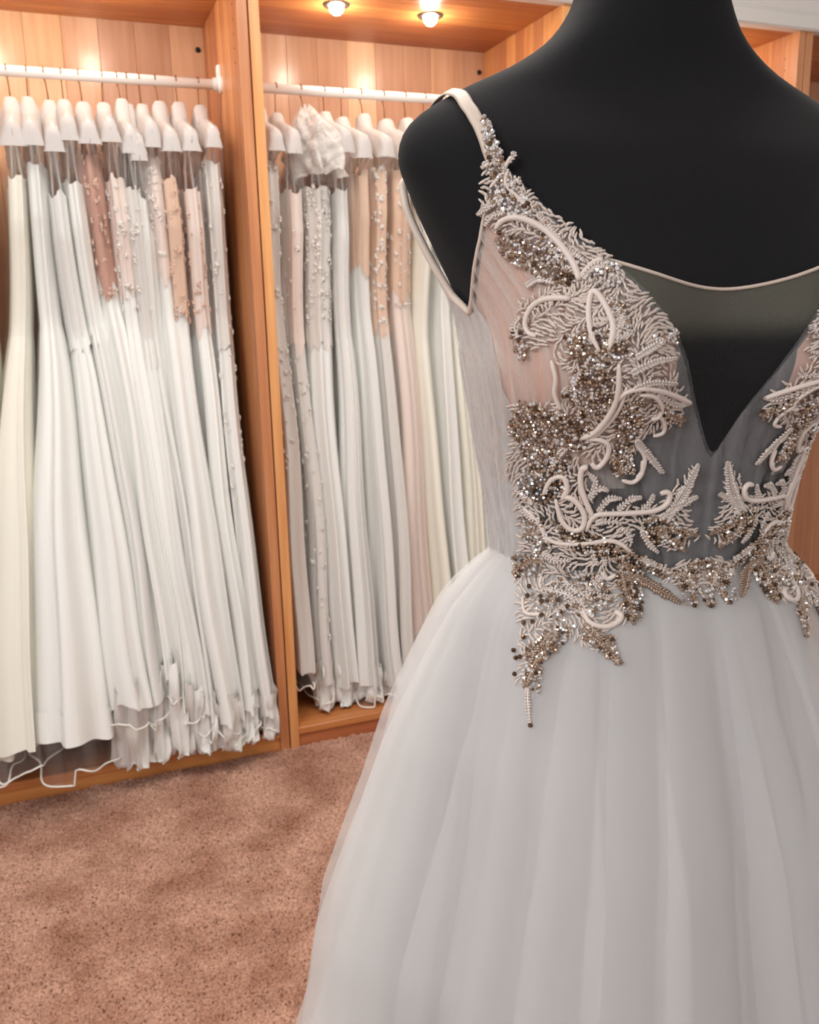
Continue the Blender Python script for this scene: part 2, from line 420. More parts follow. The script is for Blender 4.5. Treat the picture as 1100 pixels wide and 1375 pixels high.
def lace_flower(mb, p, nrm, r, seed):
    """five-petal embroidered flower lying on the cloth"""
    nrm = nrm/np.linalg.norm(nrm); a = np.cross(nrm, [0, 0, 1.0]); a /= np.linalg.norm(a)+1e-9; b = np.cross(nrm, a)
    n = 15; ang = np.arange(n)*2*PI/n+seed
    rad = r*(0.72+0.34*np.cos(5*(ang-seed)))
    ring = p+rad[:, None]*(np.cos(ang)[:, None]*a+np.sin(ang)[:, None]*b)
    inner = p+0.45*rad[:, None]*(np.cos(ang)[:, None]*a+np.sin(ang)[:, None]*b)+nrm*r*0.35
    F = [(i, (i+1) % n, n+(i+1) % n, n+i) for i in range(n)]+[tuple(range(n, 2*n))]
    mb.add(np.concatenate([ring, inner]), F)

def gown(i, bay, s):
    z_tip = s.get('ztip', 1.655); zt = s.get('zt', 1.585); zh = s['zh']; x0 = s['x0']
    where = '%s from left on %s rail' % (ORD[i], bay)
    root = thing('hanging_gown', '%s, %s' % (s['desc'], where), 'gown', (0, 0, 0), 'gowns hanging in the %s wardrobe' % bay)
    # everything below is written in world coordinates; shift to the root
    root.location = (x0, RAIL_Y, RAIL_Z)
    O = np.array([x0, RAIL_Y, RAIL_Z])
    tw = s.get('tw', 0.27)
    bm, sm_ = C_[s['top']], C_[s['skirt']]
    plain_ = s['top'] == s['skirt']
    v, f, u = loft(s, zt, zh, 0.0, tw+(0.004 if plain_ else 0.03), 24, 120, 0.0006 if plain_ else 0.0028, i*7+3, s.get('fold', 1.0), s.get('nf', 11))
    # neckline dips between the straps
    top = v[:120]; top[:, 2] -= 0.05*np.exp(-((top[:, 1]-RAIL_Y)/0.05)**2)
    lowk = np.repeat(np.arange(24)/23, 120)**3; v[:, 2] += (0 if plain_ else 1)*lowk*0.016*noise1(np.tile(np.arange(120), 24)*2*PI/120*5, 60+i)
    v[:120] = top; v[:120, 2] += 0.006*noise1(np.arange(120)*2*PI/120*3, 40+i)
    mesh_obj('bodice', v-O, f, bm, root, True, u)
    v, f, u = loft(s, zt, zh, tw-(0.0 if plain_ else 0.04), 1.0, 46, 144, 0.0005, i*7+3, s.get('fold', 1.0), s.get('nf', 11), s.get('hw', 0.012))
    sk = mesh_obj('skirt', v-O, f, sm_, root, True, u)
    if s.get('band'):
        x, y = loft_section(0.965, s, 144, 0.0045, i*7+3, s.get('fold', 1.0), s.get('nf', 11))
        v, f, u = loft(s, zt, zh, 0.945, 1.0, 6, 144, 0.0035, i*7+3, s.get('fold', 1.0), s.get('nf', 11), 0.0)
        k = len(v)//144
        vv = sk.data.vertices
        hem = np.array([vv[45*144+j].co for j in range(144)])+O
        v = v.reshape(k, 144, 3); v[:, :, 2] += (hem[:, 2]-zh)[None, :]; v = v.reshape(-1, 3)
        mesh_obj('hem_band', v-O, f, sm_, root, True, u)
    for dy in (-0.10, 0.10):
        for dx in (-0.006, 0.007):
            zb = z_tip+0.012
            pts = [(x0+dx*0.4, RAIL_Y+dy, zb), (x0+dx, RAIL_Y+dy*1.02, (zb+zt)/2), (x0+dx*1.6, RAIL_Y+dy*1.1, zt-0.012)]
            MB().tube(np.array(pts)-O, 0.0032, 6).build('strap', bm, root, True)
    if s.get('lace'):
        mb = MB(); r_ = np.random.default_rng(50+i)
        for k in range(s.get('nlace', 46)):
            t = r_.random()*s.get('lacet', 0.25); xs, ys = loft_section(t, s, 72, 0.003, i*7+3, 0.8, 9)
            j = int(r_.integers(-11, 18)) % 72
            p = np.array([xs[j], ys[j], zt+(zh-zt)*t]); cxy = np.array([xs.mean(), ys.mean()])
            nr = np.array([(p[0]-cxy[0])*30, p[1]-cxy[1], 0.0])
            lace_flower(mb, p-O, nr, r_.uniform(0.006, 0.012), r_.random()*6)
        mb.build('lace_motif', lace_rose if s['lace'] == 'rose' else lace_white, root, False)['kind'] = 'stuff'
    if s.get('ruffle'):
        # train ruffles heaped on the wardrobe floor
        n = 90; th = np.linspace(-0.75*PI, -0.25*PI, n); V = []
        r_ = np.random.default_rng(90+i)
        xs, ys = loft_section(1.0, s, 144, -0.004, i*7+3, 1, 11)
        cx, cy = xs.mean(), ys.mean(); hx, hy = np.ptp(xs)/2*0.95, np.ptp(ys)/2*0.98
        rows = 12; fq = r_.integers(6, 10)
        for q in range(rows):
            k = q/(rows-1); zz = zh+0.06-(zh+0.06-0.074)*min(1, k*1.15)
            wob = 0.016*k**.6*np.sin(th*fq+2.2*np.sin(th*3+k*2)+r_.random()*.5+k*1.5)+0.006*np.sin(th*29+k*7)
            pull = 0.02*math.sin(k*9)*np.sin(th*7+i)
            V.append(np.stack([cx+(hx*(1.05 if hx < .043 else .92)+wob)*np.cos(th)*1.1+0.008*np.sin(th*17+k*5), cy+(hy*(0.965 if hx < .043 else 0.90)+wob*.7+pull*.5)*np.sin(th), np.maximum(0.0735+.003*np.abs(np.sin(th*13)), zz+0.010*noise1(th*9, 3+i)+0.006*np.sin(th*31+q))], 1))
        mesh_obj('train_ruffle', np.concatenate(V)-O, grid_faces(rows, n), C_[['white', 'grey', 'cool'][i % 3]], root)
    return root
def hanger(i, bay, s):
    x0 = s['x0']; z_tip = s.get('ztip', 1.655)
    h = thing('clothes_hanger', 'brass hooked hanger carrying the %s gown from the left, %s rail' % (ORD[i], bay), 'hanger', (x0, RAIL_Y, RAIL_Z), 'hangers on the %s rail' % bay)
    r = 0.0142
    a = np.linspace(-0.35*PI, 1.02*PI, 20)
    tilt = s.get('tilt', 0.0)
    pts = [(0, r*math.cos(q), r*math.sin(q)) for q in a][::-1]
    zc = s.get('zc', 1.742)-RAIL_Z
    low = [(tilt*0.3, r*0.55, -r*1.05), (tilt*0.6, 0.002, -0.03), (tilt, 0, zc-0.012)]
    MB().tube(np.array(pts+low), 0.0017, 6).build('hook', brass_wire, h, True)
    mb = MB()
    ss = np.linspace(-0.19, 0.19, 21)
    bar = [(tilt, q, (z_tip-RAIL_Z)+0.052*(1-abs(q)/0.19)**0.8) for q in ss]
    mb.tube(bar, 0.006, 8).build('shoulder_bar', white_plastic, h, True)
def bag(i, bay, s):
    """clear garment bag: white fabric shoulder cover, clear film, white piping"""
    x0 = s['x0']+s.get('tilt', 0.0); z_tip = s.get('ztip', 1.655); zt = s.get('zt', 1.585); zh = s['zh']
    zb = s.get('zcov', 1.603); zc = s.get('zc', 1.742)
    o = thing('garment_bag', 'clear garment bag with white shoulder cover over the %s gown from the left, %s rail' % (ORD[i], bay), 'garment bag', (x0, RAIL_Y, RAIL_Z), 'garment bags on the %s rail' % bay)
    O = np.array([x0, RAIL_Y, RAIL_Z])
    L = 0.205; ss = np.concatenate([[-1, -.998, -.99, -.98], np.linspace(-.965, .965, 37), [.98, .99, .998, 1]]); rows = []; nS = len(ss)
    r_ = np.random.default_rng(300+i)
    for q in ss:
        y = q*L; aq = abs(y)
        if aq < 0.024: ztop = zc
        elif aq < 0.05: ztop = zc-(zc-(z_tip+0.052))*((aq-0.024)/0.026)**0.8
        else: ztop = z_tip+0.052-(0.050)*((aq-0.05)/(0.155))**1.05
        if aq > 0.185: ztop -= 0.014*((aq-0.185)/0.02)**2
        wt = s.get('wt', 0.0135); wb = s.get('wb', 0.020)
        cap = 1.0 if aq < 0.197 else (0.0 if abs(q) > .999 else math.sqrt(max(0, 1-((aq-0.197)/0.0082)**2)))
        prof = []
        for k in range(13):                       # inverted U: left bottom -> over the top -> right bottom
            a = k/12; sd = -1 if a < 0.5 else 1; m = abs(a-0.5)*2   # m=1 bottom
            zz = ztop-0.004*min(1, m/0.25)**2; zbq = zb+max(0, min(1, (0.185-aq)/0.05))*max(0, ztop-0.055-zb); zz = zz-(zz-zbq)*max(0, (m-0.25)/0.75)
            ww = (wt*min(1, m/0.25)**0.5+(wb-wt)*max(0, (m-0.25)/0.75)**0.8)*cap
            ww += 0.0015*math.sin(9*m+q*14+i)*(m > 0.3)*(cap > .9)
            prof.append((sd*ww, y, zz-RAIL_Z))
        rows.append(prof)
    V = np.array(rows).reshape(-1, 3)
    V[:, 0] += r_.uniform(-.001, .001, len(V))
    mesh_obj('shoulder_cover', V, grid_faces(nS, 13), padded_satin, o)
    # hem tape of the cover
    # film from the cover down past the hem
    if s.get('film', True):
        sp = dict(s); sp['hxt'] = s.get('hxt', 0.025)+0.001
        zhb = max(0.082, zh-s.get('drop', 0.05)); tb = (zt-zhb)/(zt-zh)
        ta = (zt-(zb+0.004))/(zt-zh)
        V = []; U = []; n = 90; R = 34
        for q in range(R):
            k = q/(R-1); t = ta+(tb-ta)*k
            x, y = loft_section(min(max(t, 0), 1.0), sp, n, 0.006, i*7+3, 0.55, 8)
            if t < 0.1:     # slip over the cover at the top
                w = max(0, min(1, (0.1-t)/0.1)); y = y*(1-w)+(RAIL_Y+(y-RAIL_Y)*1.27)*w
            z = np.full(n, zt+(zh-zt)*t)
            if k > 0.85: z = z+0.014*((k-0.85)/0.15)*noise1(np.arange(n)*2*PI/n*2, 7+i)
            V.append(np.stack([x, y, np.maximum(z, 0.072)], 1)); U.append(np.stack([np.arange(n)/n, np.full(n, t)], 1))
        V = np.concatenate(V)-O
        mesh_obj('clear_film', V, grid_faces(R, n, True), film, o, True, np.concatenate(U))
        hem = V[-n:]; hem = np.concatenate([hem[-24:], hem[:25]])   # front part of the bag's lower edge
        MB().tube(hem, 0.0024, 6).build('piping', piping_mat, o, True)

left = [
 dict(x0=-0.235, xh=-0.305, hx=0.052, yf=2.20, zh=0.16, desc='ivory satin gown cut by the frame edge', top='ivory', skirt='ivory'),
 dict(x0=-0.150, xh=-0.262, hx=0.070, yf=2.15, zh=0.17, desc='creamy satin gown at the frame edge', top='ivory', skirt='ivory'),
 dict(x0=-0.062, xh=-0.205, hx=0.090, yf=2.115, zh=0.20, desc='ivory satin gown with plain long skirt', top='ivory', skirt='ivory', fold=.8, nf=7, wb=.030, drop=.05, zt=1.54),
 dict(x0=-0.017, xh=-0.073, hx=0.112, yf=2.095, zh=0.21, desc='white satin ballgown with deep hem band', top='white', skirt='white', band=1, fold=.7, nf=7, wb=.027, drop=.09, flx=.85, zt=1.56, tw=.2),
 dict(x0=0.022, xh=0.068, hx=0.074, yf=2.13, zh=0.255, desc='white satin gown with wide smooth skirt', ruffle=1, top='cool', skirt='white', fold=.7, nf=7, ztip=1.635, zcov=1.585, wb=.024, zt=1.50, flx=.85),
 dict(x0=0.062, xh=0.138, hx=0.048, yf=2.165, zh=0.25, desc='white crepe gown with straight skirt', ruffle=1, top='white', skirt='cool', fold=.9, nf=8, wb=.023, zt=1.53),
 dict(x0=0.102, xh=0.178, hx=0.040, yf=2.175, zh=0.29, desc='white gown with dusty rose lace bodice', ruffle=1, top='rose', skirt='white', lace='rose', nlace=70, ztip=1.65, zcov=1.605, nf=7, hxt=.027, wb=.026, tw=.21),
 dict(x0=0.158, xh=0.212, hx=0.036, yf=2.18, zh=0.22, desc='white gown with pale beaded bodice', ruffle=1, top='blush', skirt='white', lace='white', nf=9, zt=1.54, wb=.023, tw=.18),
 dict(x0=0.193, xh=0.240, hx=0.034, yf=2.175, zh=0.19, desc='white tulle gown with pearl bodice', top='grey', skirt='cool', lace='white', nf=9, ztip=1.64, ruffle=1, wb=.022, zt=1.52, tw=.3),
 dict(x0=0.216, xh=0.264, hx=0.034, yf=2.18, zh=0.175, desc='pale grey tulle gown', top='cool', skirt='cool', nf=10, ztip=1.625, zcov=1.572, ruffle=1, zt=1.50, tw=.25),
 dict(x0=0.247, xh=0.294, hx=0.040, yf=2.155, zh=0.17, desc='glossy white satin sheath gown', top='blush', skirt='white', nf=6, fold=.7, ruffle=1, lace='white', nlace=70, lacet=.16, tw=.17),
 dict(x0=0.286, xh=0.325, hx=0.034, yf=2.18, zh=0.16, desc='gown with blush floral lace panel', top='nude', skirt='cool', lace='rose', nlace=90, nf=10, ruffle=1, wb=.024, zt=1.54, tw=.2),
 dict(x0=0.338, xh=0.366, hx=0.034, yf=2.185, zh=0.155, desc='ivory gown with rose lace edging', top='blush', skirt='white', lace='rose', nf=9, ruffle=1, wb=.023, zt=1.52, tw=.23),
 dict(x0=0.395, xh=0.412, hx=0.034, yf=2.195, zh=0.15, desc='soft white tulle gown beside wood divider', top='grey', skirt='cool', lace='white', nlace=60, lacet=.6, nf=11, ruffle=1, tw=.3),
]
right = [
 dict(x0=0.545, xh=0.560, hx=0.036, yf=2.285, zh=0.215, desc='grey lace gown beside wood divider', top='grey', skirt='grey', lace='white', nlace=110, lacet=.6, nf=9, wb=.021),
 dict(x0=0.600, xh=0.612, hx=0.036, yf=2.295, zh=0.16, desc='blush lace gown behind tulle puff', top='blush', skirt='grey', lace='white', nlace=90, lacet=.9, nf=9, ruffle=1, zt=1.52),
 dict(x0=0.668, xh=0.672, hx=0.048, yf=2.285, zh=0.145, desc='strapless lace gown under tulle veil', top='grey', skirt='cool', lace='white', nlace=170, lacet=.25, zt=1.535, hxt=.040, nf=9, ruffle=1, film=False),
 dict(x0=0.733, xh=0.752, hx=0.052, yf=2.27, zh=0.13, desc='pale tulle gown with airy skirt', top='cool', skirt='cool', nf=11, ruffle=1, wb=.023, zt=1.52),
 dict(x0=0.785, xh=0.822, hx=0.046, yf=2.275, zh=0.12, desc='white chiffon gown with nude bodice', top='nude', skirt='cool', nf=9, ruffle=1, wb=.023, tw=.14, zt=1.57),
 dict(x0=0.838, xh=0.880, hx=0.040, yf=2.285, zh=0.12, desc='nude gown with raised white flowers', top='nude', skirt='grey', lace='white', nlace=110, lacet=.28, nf=9, ruffle=1),
 dict(x0=0.905, xh=0.935, hx=0.040, yf=2.285, zh=0.12, desc='blush gown with high white neck', top='nude', skirt='blush', lace='white', nlace=50, nf=8, hxt=.032, ruffle=1, wb=.030, tw=.2),
 dict(x0=0.970, xh=1.000, hx=0.040, yf=2.285, zh=0.12, desc='ivory gown partly behind the mannequin', top='ivory', skirt='ivory', nf=7, fold=.8, zt=1.5),
 dict(x0=1.030, xh=1.062, hx=0.040, yf=2.285, zh=0.12, desc='plain white gown partly behind mannequin', top='white', skirt='white', nf=7, fold=.8),
 dict(x0=1.090, xh=1.122, hx=0.038, yf=2.285, zh=0.12, desc='cream satin gown mostly hidden by mannequin', top='ivory', skirt='ivory', nf=8, fold=.9),
 dict(x0=1.150, xh=1.186, hx=0.038, yf=2.295, zh=0.12, desc='white satin gown glimpsed at mannequin waist', top='white', skirt='white', nf=7, fold=.8),
 dict(x0=1.215, xh=1.25, hx=0.036, yf=2.30, zh=0.12, desc='ivory tulle gown hidden by mannequin', top='cool', skirt='ivory', nf=8, fold=.8),
]
for bay, lst in (('left', left), ('right', right)):
    for i, s in enumerate(lst):
        rr_ = random.Random(i*13+(0 if bay == 'left' else 500))
        s.setdefault('tilt', rr_.uniform(-0.005, 0.006)); s.setdefault('zc', 1.740+rr_.uniform(-.008, .008))
        if 'ztip' not in s: s['ztip'] = 1.650+rr_.uniform(-.01, .012)
        if 'zcov' not in s: s['zcov'] = s['ztip']-rr_.uniform(.042, .056)
        gown(i, bay, s); hanger(i, bay, s); bag(i, bay, s)
# the tulle veil puffed over the third hanger of the right rail
def veil():
    o = thing('tulle_veil', 'sheer white tulle veil puffed over a hanger beside the wood divider', 'veil', (0.655, 2.40, 1.60))
    m = sheer('veil_tulle', srgb(240, 236, 232), 0.25, 0.75, (9, 5, 1), nscale=2)
    nr, nc = 26, 60; V = []; U = []
    for i in range(nr):
        k = i/(nr-1)
        for j in range(nc):
            a = j/nc*2*PI
            r = 0.012+0.066*math.sin(min(1, k*1.25)*PI*0.62)
            wv = 1+0.16*math.sin(7*a+k*5)+0.10*math.sin(13*a-k*9)+0.05*math.sin(23*a)
            V.append((r*0.74*wv*math.cos(a)+0.016*k, r*1.75*wv*math.sin(a)*(0.7+0.6*k)-0.03*k, 0.135-0.185*k**1.1+0.006*math.sin(5*a+9*k)))
            U.append((j/nc, k))
    mesh_obj('puff', np.array(V), grid_faces(nr, nc, True), m, o, True, U)
    mb = MB()
    for q in range(5):
        a = np.linspace(0, 2*PI, 40); mb.tube([(0.012+0.03*math.cos(t)*(.6+.1*q), 0.0+0.055*math.sin(t)*(.5+.12*q), 0.11-0.012*q+0.008*math.sin(3*t+q*1.7)) for t in a], 0.0022, 5, False)
    mb.build('gathered_edge', padded_satin, o, True)
veil()

# ================================================================== MANNEQUIN
AX = np.array([.434, .600]); ROT = math.radians(-4)
SEC = np.array([
[.70, .172,.112,.125,.0],[.78, .160,.105,.115,.0],[.88, .150,.100,.105,.0],[.95, .130,.092,.090,.0],[1.00,.120,.086,.080,.0],
[1.05,.122,.086,.080,.0],[1.11,.132,.092,.088,.0],[1.17,.142,.098,.096,.0],[1.22,.150,.096,.100,.0],[1.26,.170,.090,.098,.0],
[1.30,.190,.080,.092,.0],[1.325,.199,.068,.082,.0],[1.35,.186,.056,.068,.005],[1.37,.152,.048,.058,.008],[1.388,.112,.047,.055,.01],
[1.408,.080,.049,.055,.01],[1.43,.061,.050,.055,.008],[1.47,.051,.050,.053,.005],[1.52,.048,.049,.051,.0],[1.56,.047,.048,.050,.0]])
_MG = np.gradient(SEC[:, 1:], SEC[:, 0], axis=0)
def sec(z):
    zs = SEC[:, 0]; z = np.asarray(z, float)
    i = np.clip(np.searchsorted(zs, z)-1, 0, len(zs)-2); h = zs[i+1]-zs[i]; t = np.clip((z-zs[i])/h, 0, 1)
    a = SEC[i, 1:]; b = SEC[i+1, 1:]; t = t[..., None]; h = h[..., None]
    return (2*t**3-3*t**2+1)*a+(t**3-2*t**2+t)*h*_MG[i]+(-2*t**3+3*t**2)*b+(t**3-t**2)*h*_MG[i+1]
BX, BZ, BH, BS = .082, 1.185, .036, .052
def local(th, z):
    """torso surface; th 0 = front, + = towards viewer right"""
    s = sec(z); w, f, b, cy = s[..., 0], s[..., 1], s[..., 2], s[..., 3]
    c = np.cos(th); sn = np.sin(th); p = .88
    x = w*np.sign(sn)*np.abs(sn)**p
    y = -np.where(c > 0, f, b)*np.sign(c)*np.abs(c)**p+cy
    g = 0
    for sx in (-1, 1):
        dz = z-BZ; sz = np.where(dz > 0, .075, .048)
        g = g+np.exp(-((x-sx*BX)/BS)**2-(dz/sz)**2)*(c > 0)*np.clip(c*3, 0, 1)
    return x+np.sign(x)*.012*g*np.clip(np.abs(sn)*1.5-.5, 0, 1), y-BH*g
def surf(th, z, off):
    """torso surface pushed out by off along its normal (local coordinates)"""
    th = np.asarray(th, float); z = np.asarray(z, float)
    e = 1e-3
    def p(a, b): x, y = local(a, b); return np.stack([x, y, b], -1)
    du = p(th+e, z)-p(th-e, z); dv = p(th, z+e)-p(th, z-e)
    n = np.cross(du, dv); n /= np.linalg.norm(n, axis=-1, keepdims=True)+1e-12
    return p(th, z)+n*np.asarray(off)[..., None]
man = thing('mannequin', 'black jersey dress mannequin torso on a stand, wearing the beaded gown', 'mannequin', (AX[0], AX[1], 0))
man.rotation_euler = (0, 0, ROT)
zz = np.concatenate([np.linspace(.70, 1.56, 130)]); th = np.linspace(-PI, PI, 145)[:-1]
T, Z = np.meshgrid(th, zz); x, y = local(T, Z)
v = np.stack([x, y, Z], -1).reshape(-1, 3); nr, nc = T.shape
faces = grid_faces(nr, nc, True).tolist()
faces.append(list(range(nc-1, -1, -1))); faces.append([(nr-1)*nc+k for k in range(nc)])
mesh_obj('torso', v, faces, black_jersey, man)
MB().lathe([(0.0, 0.695), (0.018, 0.695), (0.018, 0.02), (0.0, 0.02)], (0, 0, 0), 20).build('stand_pole', steel, man, True)
MB().lathe([(0.0, 0.03), (0.03, 0.03), (0.15, 0.022), (0.165, 0.014), (0.165, 0.0), (0.0, 0.0)], (0, 0, 0), 40).build('stand_base', dark_plastic, man, True)
MB().lathe([(0.0, 1.574), (0.03, 1.574), (0.046, 1.568), (0.0475, 1.5605), (0.0, 1.5605)], (0, 0, 0), 32).build('neck_cap', dark_plastic, man, True)

# ================================================================== BEADED GOWN
dress = thing('beaded_wedding_gown', 'white tulle wedding gown with crystal beaded scrolls on the black mannequin', 'gown', (AX[0], AX[1], 0))
dress.rotation_euler = (0, 0, ROT)
WZ = 1.02
_tt = np.radians([0, .75, 6, 14.5, 20.2, 24.2, 28, 32.2, 37, 40.5, 44.5, 48, 52, 57.7, 62.7, 67, 75.7, 85, 94, 101, 107, 115, 130, 150, 180])
_tz = np.array([1.110, 1.112, 1.141, 1.179, 1.202, 1.218, 1.235, 1.251, 1.265, 1.283, 1.299, 1.304, 1.298, 1.280, 1.266, 1.256, 1.237, 1.217, 1.232, 1.268, 1.296, 1.315, 1.30, 1.25, 1.22])
def ztop(th): return np.interp(np.abs(th), _tt, _tz)
def off_at(th, z):
    a = np.abs(th)
    return .004+.001*np.clip((a-1.45)/.3, 0, 1)
tulle_b = sheer('bodice_tulle', srgb(226, 222, 220), 0.05, 0.27, (14, 1.2, 1), nscale=2.2, spec=0.1)
tulle_edge = sheer('edge_tulle', srgb(200, 200, 204), 0.08, 0.18, (40, 40, 1), nscale=3, spec=0.1)
tulle_side = sheer('gathered_tulle', srgb(216, 210, 208), 0.72, 0.97, (30, 2, 1), nscale=2.5, spec=0.1)
cup_mat = plain('nude_lining_cloth', srgb(222, 176, 155), 0.8, sheen=0.2, noise=(80, 0.1, 0.001, 0.1))
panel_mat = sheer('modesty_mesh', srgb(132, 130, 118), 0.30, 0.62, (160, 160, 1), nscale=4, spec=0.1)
satin_cord = plain('satin_cord', srgb(236, 220, 210), 0.42, sheen=0.3)
satin_trim = plain('nude_satin_trim', srgb(222, 204, 190), 0.5)

def bust_shade_fade(m, zlo, zhi, alo, ahi):
    # panel fades downwards: lit upper chest and bust shade put into its alpha
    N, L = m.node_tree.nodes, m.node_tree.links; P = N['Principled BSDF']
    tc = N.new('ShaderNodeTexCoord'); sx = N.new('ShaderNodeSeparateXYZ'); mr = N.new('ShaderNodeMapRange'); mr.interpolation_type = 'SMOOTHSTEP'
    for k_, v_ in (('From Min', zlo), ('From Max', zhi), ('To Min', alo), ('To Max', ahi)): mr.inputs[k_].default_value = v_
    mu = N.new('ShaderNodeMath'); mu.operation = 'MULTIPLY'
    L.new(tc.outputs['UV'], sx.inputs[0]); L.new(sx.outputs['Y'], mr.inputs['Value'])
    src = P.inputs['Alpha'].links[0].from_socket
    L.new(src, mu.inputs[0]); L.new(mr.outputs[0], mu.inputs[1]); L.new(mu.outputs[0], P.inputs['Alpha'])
bust_shade_fade(panel_mat, 1.188, 1.212, 0.06, 1.0)

def surf_patch(name, th_a, th_b, zlo, zhi, nth, nz, off, material, parent, pleat=None):
    """patch of cloth over the torso between two edge curves zlo(th), zhi(th)"""
    th = np.linspace(th_a, th_b, nth); k = np.linspace(0, 1, nz)
    lo = zlo(th); hi = zhi(th)
    Z = lo[None, :]+(hi-lo)[None, :]*k[:, None]; T = np.broadcast_to(th, Z.shape)
    o = off(T, Z) if callable(off) else np.full(Z.shape, off)
    if pleat is not None: o = o+pleat(T, Z)
    V = surf(T, Z, o).reshape(-1, 3)
    U = np.stack([(T*0.16).ravel()*3, Z.ravel()], -1)
    return mesh_obj(name, V, grid_faces(nz, nth), material, parent, True, U)
# pleats run from the strap down to the waist
def pleat(T, Z):
    a = np.abs(T); u = a*57.3+14*np.sin((Z-1.02)*11)
    am = np.clip((a-.55)/.3, 0, 1)
    return am*(0.0012*np.sin(u*1.05)+0.0008*np.sin(u*2.3+1.3)+.0008)
D2R = math.radians
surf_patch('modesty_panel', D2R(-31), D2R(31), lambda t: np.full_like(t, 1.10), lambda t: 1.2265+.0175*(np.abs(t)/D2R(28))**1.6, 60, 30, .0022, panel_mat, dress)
tp = np.linspace(D2R(-31), D2R(31), 60)
MB().tube(surf(tp, 1.2265+.0175*(np.abs(tp)/D2R(28))**1.6, np.full(60, .0028)), .0013, 6).build('panel_binding', satin_trim, dress, True)
def side_hi(t):
    k = np.clip((np.abs(np.degrees(t))-50)/34, 0, 1); k = k*k*(3-2*k)
    return np.minimum(ztop(t)-.0015, WZ+.002+.21*k)
for sg in (-1, 1):
    ab = (D2R(-92), D2R(-17)) if sg < 0 else (D2R(17), D2R(92))
    def clo(t):
        a = np.abs(np.degrees(t)); return 1.108+.05*np.clip((a-55)/40, 0, 1)**1.5+.055*np.clip((40-a)/25, 0, 1)**2
    def chi(t):
        return np.minimum(ztop(t)-.004, 1.292)
    surf_patch('cup_lining', ab[0], ab[1], clo, chi, 60, 34, .0022, cup_mat, dress)
    # gathered side panel from underarm to waist
    ab = (D2R(-180), D2R(-50)) if sg < 0 else (D2R(50), D2R(180))
    surf_patch('side_panel', ab[0], ab[1], lambda t: np.full_like(t, WZ-.004), side_hi, 100, 40, lambda T, Z: off_at(T, Z)-.0012, tulle_side, dress, pleat)
surf_patch('tulle_overlay', -PI, PI, lambda t: np.full_like(t, WZ-.006), ztop, 361, 60, off_at, tulle_b, dress, pleat)
surf_patch('tulle_edging', D2R(-50), D2R(50), lambda t: np.maximum(WZ, ztop(t)-.15*np.clip(1-np.abs(t)/D2R(60), 0, 1)-.012), lambda t: ztop(t)+.004, 180, 20, .0052, tulle_edge, dress)
ruched_m = sheer('ruched_tulle', srgb(236, 222, 212), 0.04, 0.62, (11, 0.9, 1), nscale=2.6, spec=0.1)
for sg in (-1, 1):
    ab = (D2R(-96), D2R(-26)) if sg < 0 else (D2R(26), D2R(96))
    rt = surf_patch('ruched_cup', ab[0], ab[1], lambda t: np.full_like(t, 1.09), lambda t: np.minimum(ztop(t)-.002, 1.296), 140, 50, lambda T, Z: off_at(T, Z)-.0012, ruched_m, dress, lambda T, Z: 1.6*pleat(T, Z))
    u_ = rt.data.uv_layers[0].data                # pleats fan out from the strap and bow around the cup
    for q in u_:
        uu, vv = q.uv; q.uv = (uu*1.0/(1+1.6*max(0, vv-1.17))+.10*math.sin((vv-1.06)*9), vv)
# bound armhole edges with the back straps
for sg in (-1, 1):
    t = np.linspace(D2R(56), D2R(128), 70)*sg
    MB().tube(surf(t, ztop(t)-.001, off_at(t, 0)+.001), np.interp(np.abs(np.degrees(t)), [56, 80, 90, 128], [.0012, .0016, .0030, .0030]), 8).build('armhole_binding', satin_trim, dress, True)
    # shoulder strap: ribbon from the bodice over the shoulder
    P_th = np.radians([48, 47.5, 48, 50, 54, 62, 70, 90, 111, 128, 138]); P_z = np.array([1.297, 1.312, 1.325, 1.336, 1.3465, 1.356, 1.3615, 1.3665, 1.360, 1.340, 1.31])
    k = np.linspace(0, 1, 60); tt = np.interp(k, np.linspace(0, 1, 11), P_th)*sg; zz = np.interp(k, np.linspace(0, 1, 11), P_z)
    for _ in range(4):
        tt[1:-1] = (tt[:-2]+2*tt[1:-1]+tt[2:])/4; zz[1:-1] = (zz[:-2]+2*zz[1:-1]+zz[2:])/4
    c0 = surf(tt, zz, np.full(60, .0025)); nn = surf(tt, zz, np.full(60, .0035))-c0; nn /= np.linalg.norm(nn, axis=1, keepdims=True)
    tg = np.gradient(c0, axis=0); tg /= np.linalg.norm(tg, axis=1, keepdims=True); bb = np.cross(nn, tg)
    w = np.interp(k, [0, .3, 1], [.0062, .0048, .0055])[:, None]
    ring = np.stack([c0-bb*w, c0-bb*w*.6+nn*.0012, c0+bb*w*.6+nn*.0012, c0+bb*w, c0+bb*w*.5-nn*.0003, c0-bb*w*.5-nn*.0003], 1)
    mesh_obj('shoulder_strap', ring.reshape(-1, 3), grid_faces(60, 6, True), satin_trim, dress)

